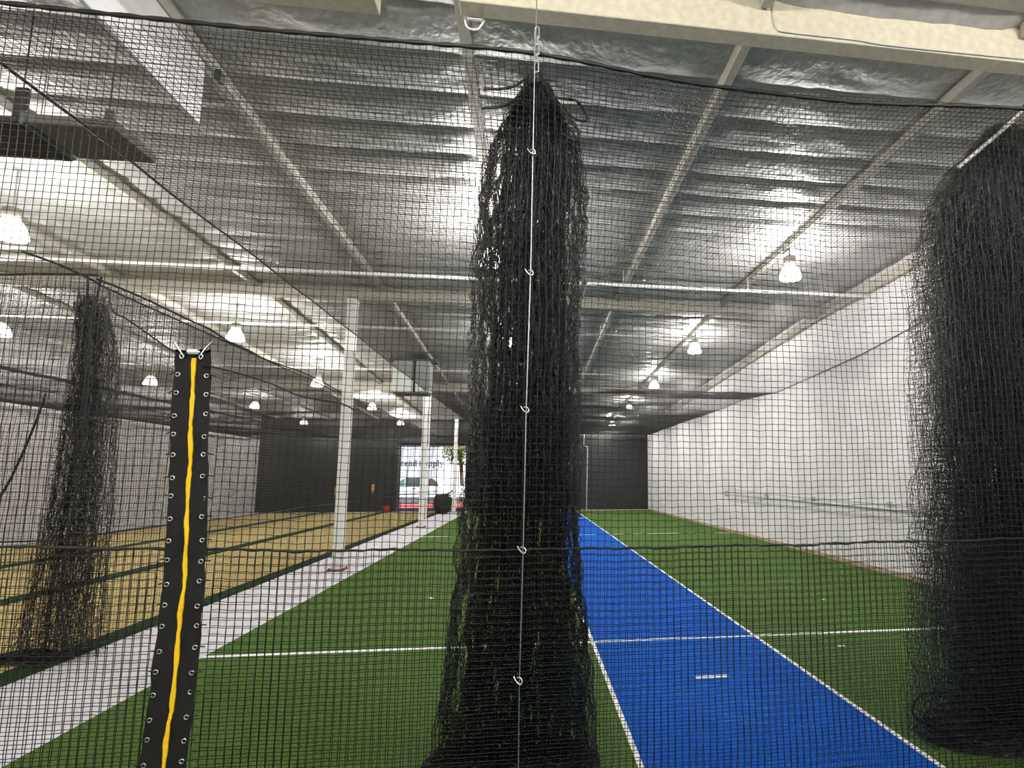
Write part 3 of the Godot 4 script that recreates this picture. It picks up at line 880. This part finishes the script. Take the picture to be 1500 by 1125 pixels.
func build_bundles() -> void:
	var o := thing("net_bundle", Vector3(-0.03, 0, -3.72), "tall black net column gathered on the centre cable behind front net", "net", "gathered net columns")
	gathered(o, [[0.0, -0.52, 0.42, 0.26], [0.3, -0.49, 0.40, 0.24], [0.7, -0.45, 0.37, 0.22], [1.3, -0.40, 0.32, 0.2], [2.1, -0.38, 0.31, 0.2], [3.0, -0.37, 0.33, 0.2], [3.6, -0.36, 0.35, 0.19], [3.9, -0.31, 0.33, 0.16], [4.1, -0.20, 0.22, 0.10], [4.3, -0.06, 0.07, 0.05], [4.45, -0.01, 0.02, 0.02]], -3.68, 520, 46.0, 7, 4.36, 0.03, 0.0019)
	gathered(o, [[0.0, -0.42, 0.36, 0.16], [0.7, -0.34, 0.28, 0.15], [1.3, -0.27, 0.24, 0.14], [2.1, -0.25, 0.22, 0.14], [3.4, -0.25, 0.22, 0.13], [3.8, -0.20, 0.18, 0.10], [4.0, -0.1, 0.1, 0.05]], -3.7, 200, 26.0, 17, 3.85, 0.02, 0.0022)
	heap(o, Vector3(-0.08, 0, -3.74), 0.52, 0.11, 0.34, 1100, 5)
	for p: Array in [
		[Vector3(0, 4.42, -3.6), Vector3(-0.14, 4.24, -3.55), Vector3(-0.33, 4.16, -3.5)],
		[Vector3(-0.02, 4.36, -3.6), Vector3(-0.16, 4.1, -3.52), Vector3(-0.34, 4.03, -3.5)],
		[Vector3(0.01, 4.42, -3.6), Vector3(0.1, 4.2, -3.55), Vector3(0.26, 4.14, -3.5), Vector3(0.335, 4.02, -3.5), Vector3(0.25, 4.03, -3.52), Vector3(0.12, 4.18, -3.55)],
		[Vector3(0.02, 4.38, -3.6), Vector3(0.12, 4.15, -3.52), Vector3(0.27, 3.93, -3.48), Vector3(0.26, 3.85, -3.48), Vector3(0.17, 3.9, -3.5)]]:
		put(tubebuf(Array(curve(p, 8)), 0.009, 6), "cord_loop", M.rope, o)
	# right bundle
	var r := thing("net_bundle", Vector3(3.1, 0, -3.7), "wide dense black net curtain gathered under a pale laced hem", "net", "gathered net columns")
	gathered(r, [[0.0, 2.52, 3.75, 0.26], [0.4, 2.58, 3.7, 0.24], [0.8, 2.60, 3.7, 0.22], [2.2, 2.69, 3.72, 0.22], [3.3, 2.76, 3.75, 0.2], [3.6, 2.84, 3.75, 0.18], [3.95, 3.02, 3.75, 0.14], [4.2, 3.32, 3.75, 0.1], [4.4, 3.55, 3.72, 0.06]], -3.68, 420, 44.0, 27, 4.36, 0.026)
	gathered(r, [[0.0, 2.85, 3.7, 0.2], [2.2, 2.88, 3.72, 0.18], [3.3, 2.92, 3.72, 0.16], [3.7, 3.0, 3.72, 0.14], [3.95, 3.12, 3.72, 0.1], [4.2, 3.4, 3.72, 0.06]], -3.72, 300, 40.0, 37, 4.15, 0.02, 0.0026)
	heap(r, Vector3(3.12, 0, -3.72), 0.55, 0.10, 0.34, 900, 15)
	for p: Array in [
		[Vector3(2.75, 0.30, -3.7), Vector3(2.58, 0.28, -3.72), Vector3(2.52, 0.17, -3.72), Vector3(2.62, 0.10, -3.7), Vector3(2.85, 0.05, -3.65)],
		[Vector3(2.8, 0.26, -3.66), Vector3(2.6, 0.2, -3.68), Vector3(2.6, 0.12, -3.68), Vector3(2.78, 0.06, -3.62), Vector3(2.95, 0.04, -3.6)],
		[Vector3(2.85, 0.16, -3.6), Vector3(2.7, 0.1, -3.6), Vector3(2.74, 0.04, -3.56), Vector3(2.95, 0.03, -3.52)]]:
		put(tubebuf(Array(curve(p, 8)), 0.011, 6), "cord_loop", M.rope, r)
	var hem := Buf.new()
	var hp := curve([Vector3(3.0, 3.90, -3.52), Vector3(3.2, 4.07, -3.50), Vector3(3.36, 4.21, -3.45), Vector3(3.47, 4.33, -3.4)], 26)
	hem.tube(hp, 0.014, 6, 1.7)
	put(hem, "laced_hem", M.hem, r)
	put(tubebuf(Array(curve([Vector3(3.47, 4.33, -3.4), Vector3(3.40, 4.3, -3.3), Vector3(3.26, 4.19, -3.2)], 6)), 0.008, 6), "tie_cord", M.rope, r)
	# left bundle
	var l := thing("net_bundle", Vector3(-4.4, 0, -6.35), "thin ragged black net column hanging before the first straw mat", "net", "gathered net columns")
	gathered(l, [[0.0, -4.85, -4.02, 0.3], [0.6, -4.72, -4.08, 0.2], [1.7, -4.65, -4.12, 0.16], [2.6, -4.62, -4.15, 0.14], [3.1, -4.60, -4.2, 0.12], [3.45, -4.66, -4.38, 0.1], [3.6, -4.64, -4.4, 0.08]], -6.5, 95, 11.0, 47, 3.52, 0.04, 0.0022)
	gathered(l, [[0.0, -4.8, -4.2, 0.2], [1.7, -4.66, -4.25, 0.14], [2.6, -4.6, -4.34, 0.12], [3.1, -4.58, -4.40, 0.10], [3.45, -4.64, -4.42, 0.1]], -6.5, 50, 7.0, 57, 3.56, 0.04, 0.003)
	heap(l, Vector3(-4.6, 0, -6.35), 0.30, 0.09, 0.2, 160, 25)
	for p: Array in [
		[Vector3(-4.8, 3.83, -6.0), Vector3(-4.46, 3.71, -6.0), Vector3(-4.12, 3.55, -6.0)],
		[Vector3(-4.36, 3.7, -6.2), Vector3(-4.33, 3.3, -6.2), Vector3(-4.26, 2.9, -6.2), Vector3(-4.24, 1.7, -6.2), Vector3(-4.28, 0.8, -6.2), Vector3(-4.2, 0.3, -6.2), Vector3(-4.1, 0.05, -6.2)],
		[Vector3(-4.24, 3.68, -6.2), Vector3(-4.27, 3.3, -6.2), Vector3(-4.3, 2.95, -6.2), Vector3(-4.26, 2.5, -6.2)],
		[Vector3(-4.60, 2.5, -6.2), Vector3(-4.66, 2.2, -6.2), Vector3(-4.8, 1.7, -6.2), Vector3(-4.95, 1.35, -6.2)]]:
		put(tubebuf(Array(curve(p, 8)), 0.011, 6), "cord", M.rope, l)

func build_cable() -> void:
	var z := FRONT + 0.045
	var o := thing("hanging_cable", Vector3(-0.02, 0, z), "thin steel cable hung down the front net's middle with snap hooks", "cable")
	put(tubebuf([Vector3(-0.005, 5.5, z), Vector3(-0.005, 4.35, z), Vector3(-0.01, 4.22, z), Vector3(-0.012, 2.83, z), Vector3(-0.022, 2.06, z), Vector3(-0.024, 1.32, z), Vector3(-0.03, 0.67, z), Vector3(-0.026, 0.02, z)], 0.0034, 6), "cable", M.steel, o)
	for k in 5:
		var y := 4.08 + k * 0.055
		var b := Buf.new()
		var w := 0.012 if k % 2 == 0 else 0.004
		var dz := 0.004 if k % 2 == 0 else 0.012
		b.tube(curve([Vector3(-w, y, z - dz), Vector3(-w * 0.8, y + 0.045, z - dz * 0.8), Vector3(w * 0.8, y + 0.045, z + dz * 0.8), Vector3(w, y, z + dz), Vector3(w * 0.8, y - 0.02, z + dz), Vector3(-w * 0.8, y - 0.02, z - dz), Vector3(-w, y, z - dz)], 4), 0.0042, 6)
		put(b, "chain_link", M.chrome, o)
	for k: Array in [[-0.012, 2.83], [-0.022, 2.06], [-0.024, 1.32], [-0.03, 0.67], [-0.012, 3.55]]:
		var x: float = k[0]
		var y: float = k[1]
		put(tubebuf(Array(curve([Vector3(x - 0.03, y + 0.025, z), Vector3(x - 0.012, y - 0.002, z + 0.01), Vector3(x + 0.006, y - 0.012, z + 0.012), Vector3(x + 0.014, y + 0.004, z + 0.012), Vector3(x + 0.002, y + 0.02, z + 0.008), Vector3(x - 0.012, y + 0.018, z)], 5)), 0.0042, 6), "snap_hook", M.chrome, o)

# ------------------------------------------------------------------ far end and outdoors
func build_far() -> void:
	var b := Buf.new()
	b.lathe(PackedVector2Array([Vector2(0.001, 0.0), Vector2(0.12, 0.0), Vector2(0.155, 0.33), Vector2(0.165, 0.34), Vector2(0.15, 0.34), Vector2(0.115, 0.02), Vector2(0.001, 0.02)]), Vector3.ZERO, 18)
	var bu := thing("bucket", Vector3(-6.95, 0.02, -30.35), "small red bucket on the mat beside the roller door", "bucket")
	put(b, "pail", M.red, bu).position = Vector3.ZERO
	b = Buf.new()
	b.tube(curve([Vector3(-0.16, 0.33, 0), Vector3(-0.1, 0.2, 0.13), Vector3(0.1, 0.2, 0.13), Vector3(0.16, 0.33, 0)], 5), 0.006, 5)
	put(b, "handle", M.galv, bu).position = Vector3.ZERO
	var lab := ["pinkish strap tag hanging on black wall behind the thick white post", "tan strap tag hanging on black wall left of the roller door"]
	var i := 0
	for p: Array in [[-9.55, 1.05], [-7.78, 1.2]]:
		var t := thing("strap_tag", Vector3(p[0], p[1], -30.93), lab[i], "tag")
		put(boxbuf(Vector3(p[0], p[1], -30.93), Vector3(0.13, 0.36, 0.03), 0.012), "tag_body", M.tan, t)
		put(boxbuf(Vector3(p[0], p[1] - 0.23, -30.93), Vector3(0.10, 0.10, 0.03), 0.012), "tag_end", M.leaf, t)
		put(tubebuf(Array(curve([Vector3(p[0] - 0.05, p[1] + 0.18, -30.93), Vector3(p[0], p[1] + 0.34, -30.95), Vector3(p[0] + 0.05, p[1] + 0.18, -30.93)], 5)), 0.012, 5), "loop", M.rust, t)
		i += 1
	# black bag by the doorway
	var g := thing("gear_bag", Vector3(-4.1, 0, -29.2), "black round gear bag with grey strap standing in the doorway", "bag")
	b = Buf.new()
	var prof := PackedVector2Array()
	for k in 13:
		var a := -PI * 0.5 + PI * k / 12.0
		prof.push_back(Vector2(maxf(0.002, pow(maxf(cos(a), 0.0), 0.45) * 0.43), 0.46 + 0.46 * signf(sin(a)) * pow(absf(sin(a)), 0.75)))
	b.lathe(prof, Vector3(-4.1, 0.019, -29.2), 22)
	put(b, "bag_body", M.bag, g)
	put(tubebuf(Array(curve([Vector3(-3.82, 0.85, -28.95), Vector3(-3.6, 0.72, -28.8), Vector3(-3.55, 0.5, -28.85), Vector3(-3.7, 0.3, -28.95)], 6)), 0.022, 6), "strap", M.galv, g)
	put(tubebuf(Array(curve([Vector3(-4.0, 0.9, -29.0), Vector3(-3.75, 1.0, -29.0), Vector3(-3.62, 1.12, -29.0)], 6)), 0.03, 6), "handle", M.bag, g)

func build_outside() -> void:
	tag(structure(span(-80, 60, -0.4, -0.05, -31.3, -120.0), "floor_yard", M.asphalt), "grey yard pavement outside the roller door", "pavement")
	var k := thing("kerb", Vector3(-6, 0, -40), "red painted kerb along the yard outside the roller door", "kerb")
	for j in 9:
		put(boxbuf(Vector3(-14.0 + j * 1.85, 0.03, -36.2), Vector3(1.82, 0.28, 0.25), 0.03), "kerb_stone", M.kerb_red, k)
	# building opposite
	var o := thing("building", Vector3(-9, 0, -62), "pale building with grey lettering across the yard", "building")
	put(span(-34, 8, -0.05, 5.2, -62, -72), "wall", M.siding, o)
	for j in 18:
		put(span(-34, 8, 0.15 + j * 0.28, 0.15 + j * 0.28 + 0.265, -61.96, -62.0, 0.008), "siding_board", M.siding, o)
	put(span(-34.2, 8.2, 5.2, 5.4, -61.7, -72, 0.02), "roof_edge", M.white_paint, o)
	var tm := TextMesh.new()
	var sf := SystemFont.new()
	sf.font_names = PackedStringArray(["Droid Serif"])
	sf.font_italic = true
	sf.font_weight = 700
	tm.font = sf
	tm.text = "Xcend Supply"
	tm.font_size = 96
	tm.pixel_size = 0.0073
	tm.depth = 0.03
	var t := put(tm, "lettering", M.sign_grey, o)
	t.position = Vector3(-11.15, 3.2, -61.92) - o.position
	# white pickup
	var c := thing("pickup", Vector3(-7.0, 0, -41), "white pickup truck parked outside the open roller door", "truck")
	var zf := -40.1
	var zb := -41.9
	put(extrude([[-10.6, 0.45], [-10.6, 0.9], [-10.3, 1.05], [-9.0, 1.12], [-8.3, 1.68], [-8.0, 1.78], [-6.5, 1.78], [-6.2, 1.70], [-5.7, 1.15], [-3.9, 1.15], [-3.9, 0.45]], zf, zb), "body", M.car_white, c)
	put(extrude([[-8.75, 1.14], [-8.3, 1.58], [-8.12, 1.68], [-8.12, 1.14]], zf + 0.015, zf + 0.002), "side_window", M.glass_dark, c)
	put(extrude([[-8.05, 1.14], [-8.05, 1.70], [-7.15, 1.70], [-7.15, 1.14]], zf + 0.015, zf + 0.002), "side_window", M.slate, c)
	put(extrude([[-7.06, 1.14], [-7.06, 1.72], [-6.98, 1.72], [-6.98, 1.14]], zf + 0.015, zf + 0.002), "pillar", M.charcoal, c)
	put(extrude([[-6.6, 1.18], [-6.6, 1.60], [-6.42, 1.68], [-6.22, 1.58], [-5.92, 1.18]], zf + 0.015, zf + 0.002), "rear_window", M.brown, c)
	for x: float in [-9.6, -5.55]:
		for z: float in [zf - 0.12, zb + 0.12]:
			var b := Buf.new()
			b.tube(PackedVector3Array([Vector3(x, 0.31, z - 0.13), Vector3(x, 0.31, z + 0.15)]), 0.36, 20)
			var wh := put(b, "wheel", M.tyre, c)
			b = Buf.new()
			b.tube(PackedVector3Array([Vector3(x, 0.31, z - 0.14), Vector3(x, 0.31, z + 0.16)]), 0.2, 14)
			put(b, "hub", M.galv, wh)
	put(boxbuf(Vector3(-8.75, 1.2, zf + 0.1), Vector3(0.14, 0.14, 0.18), 0.03), "mirror", M.car_white, c)
	put(span(-9.2, -4.2, 0.62, 0.68, zf + 0.03, zf, 0.005), "side_moulding", M.galv, c)
	put(span(-7.6, -7.4, 0.98, 1.02, zf + 0.03, zf), "door_handle", M.slate, c)
	# tree
	var tr := thing("tree", Vector3(-5.0, 0, -46), "leafy yellow-green tree beyond the pickup truck", "tree")
	put(tubebuf(Array(curve([Vector3(-5.0, -0.05, -46), Vector3(-5.1, 1.5, -46), Vector3(-5.2, 2.8, -46.1), Vector3(-5.3, 3.9, -46)], 5)), 0.14, 8), "trunk", M.bark, tr)
	var lf := Buf.new()
	var rr := RandomNumberGenerator.new()
	rr.seed = 77
	for q in 1500:
		var d := Vector3(rr.randfn(), rr.randfn(), rr.randfn()).normalized() * pow(rr.randf(), 0.45)
		var p := Vector3(-5.35, 3.75, -46) + Vector3(d.x * 1.35, d.y * 1.15, d.z * 1.3)
		var bs := Basis.from_euler(Vector3(rr.randf() * TAU, rr.randf() * TAU, rr.randf() * TAU))
		lf.quad(p + bs * Vector3(-0.09, 0, 0), p + bs * Vector3(0, -0.06, 0.01), p + bs * Vector3(0.1, 0, 0), p + bs * Vector3(0, 0.06, 0.01))
	put(lf, "foliage", M.leaf, tr).set_meta("kind", "stuff")

func extrude(pts: Array, z0: float, z1: float) -> Buf:
	# outline in x, y given clockwise as seen from +z; from z0 (front) back to z1
	var b := Buf.new()
	var poly := PackedVector2Array()
	for p: Array in pts: poly.push_back(Vector2(p[0], p[1]))
	var tri := Geometry2D.triangulate_polygon(poly)
	for side in 2:
		var z := z0 if side == 0 else z1
		for t in tri.size() / 3:
			var q: Array = [poly[tri[t * 3]], poly[tri[t * 3 + 1]], poly[tri[t * 3 + 2]]]
			var ccw: bool = (q[1] - q[0]).cross(q[2] - q[0]) > 0
			var k := b.v.size()
			for w: Vector2 in q:
				b.v.push_back(Vector3(w.x, w.y, z)); b.n.push_back(Vector3(0, 0, 1 if side == 0 else -1)); b.uv.push_back(w)
			if ccw == (side == 0): b.idx.append_array(PackedInt32Array([k, k + 2, k + 1]))
			else: b.idx.append_array(PackedInt32Array([k, k + 1, k + 2]))
	for i in poly.size():
		var a := poly[i]
		var c := poly[(i + 1) % poly.size()]
		b.quad(Vector3(a.x, a.y, z0), Vector3(a.x, a.y, z1), Vector3(c.x, c.y, z1), Vector3(c.x, c.y, z0))
	return b

# ------------------------------------------------------------------
const LAMP := 8.2
func _ready() -> void:
	# camera: the principal point lies right of the frame's middle, so the lens is shifted
	var cam := Camera3D.new()
	cam.name = "camera"
	cam.projection = Camera3D.PROJECTION_FRUSTUM
	cam.near = 0.05
	cam.far = 300.0
	cam.size = 1125.0 / 850.0 * cam.near
	cam.frustum_offset = Vector2(-145.0, 27.5) / 850.0 * cam.near
	cam.position = Vector3(0, 1.7, 0)
	cam.rotation = Vector3(atan(110.0 / 850.0), -atan(120.0 / sqrt(850.0 * 850.0 + 110.0 * 110.0)), 0)
	add_child(cam)
	cam.current = true
	var env := Environment.new()
	env.background_mode = Environment.BG_SKY
	var sky := Sky.new()
	var ps := PhysicalSkyMaterial.new()
	sky.sky_material = ps
	env.sky = sky
	env.tonemap_mode = Environment.TONE_MAPPER_LINEAR
	env.tonemap_exposure = 1.0
	env.sdfgi_enabled = true
	env.ssao_enabled = true
	env.ssil_enabled = true
	var we := WorldEnvironment.new()
	we.environment = env
	add_child(we)
	var sun := DirectionalLight3D.new()
	sun.name = "sun"
	sun.rotation_degrees = Vector3(-52, 28, 0)
	sun.light_energy = 4.0
	sun.light_angular_distance = 0.5
	sun.shadow_enabled = true
	add_child(sun)
	rng.seed = 4
	noise.seed = 12
	noise.frequency = 0.05
	noise.fractal_octaves = 2
	make_materials()
	build_shell()
	build_ceiling()
	build_turf()
	build_columns()
	build_lamps()
	build_pipes()
	build_hung()
	build_front_net()
	build_other_nets()
	build_bundles()
	build_cable()
	build_far()
	build_outside()
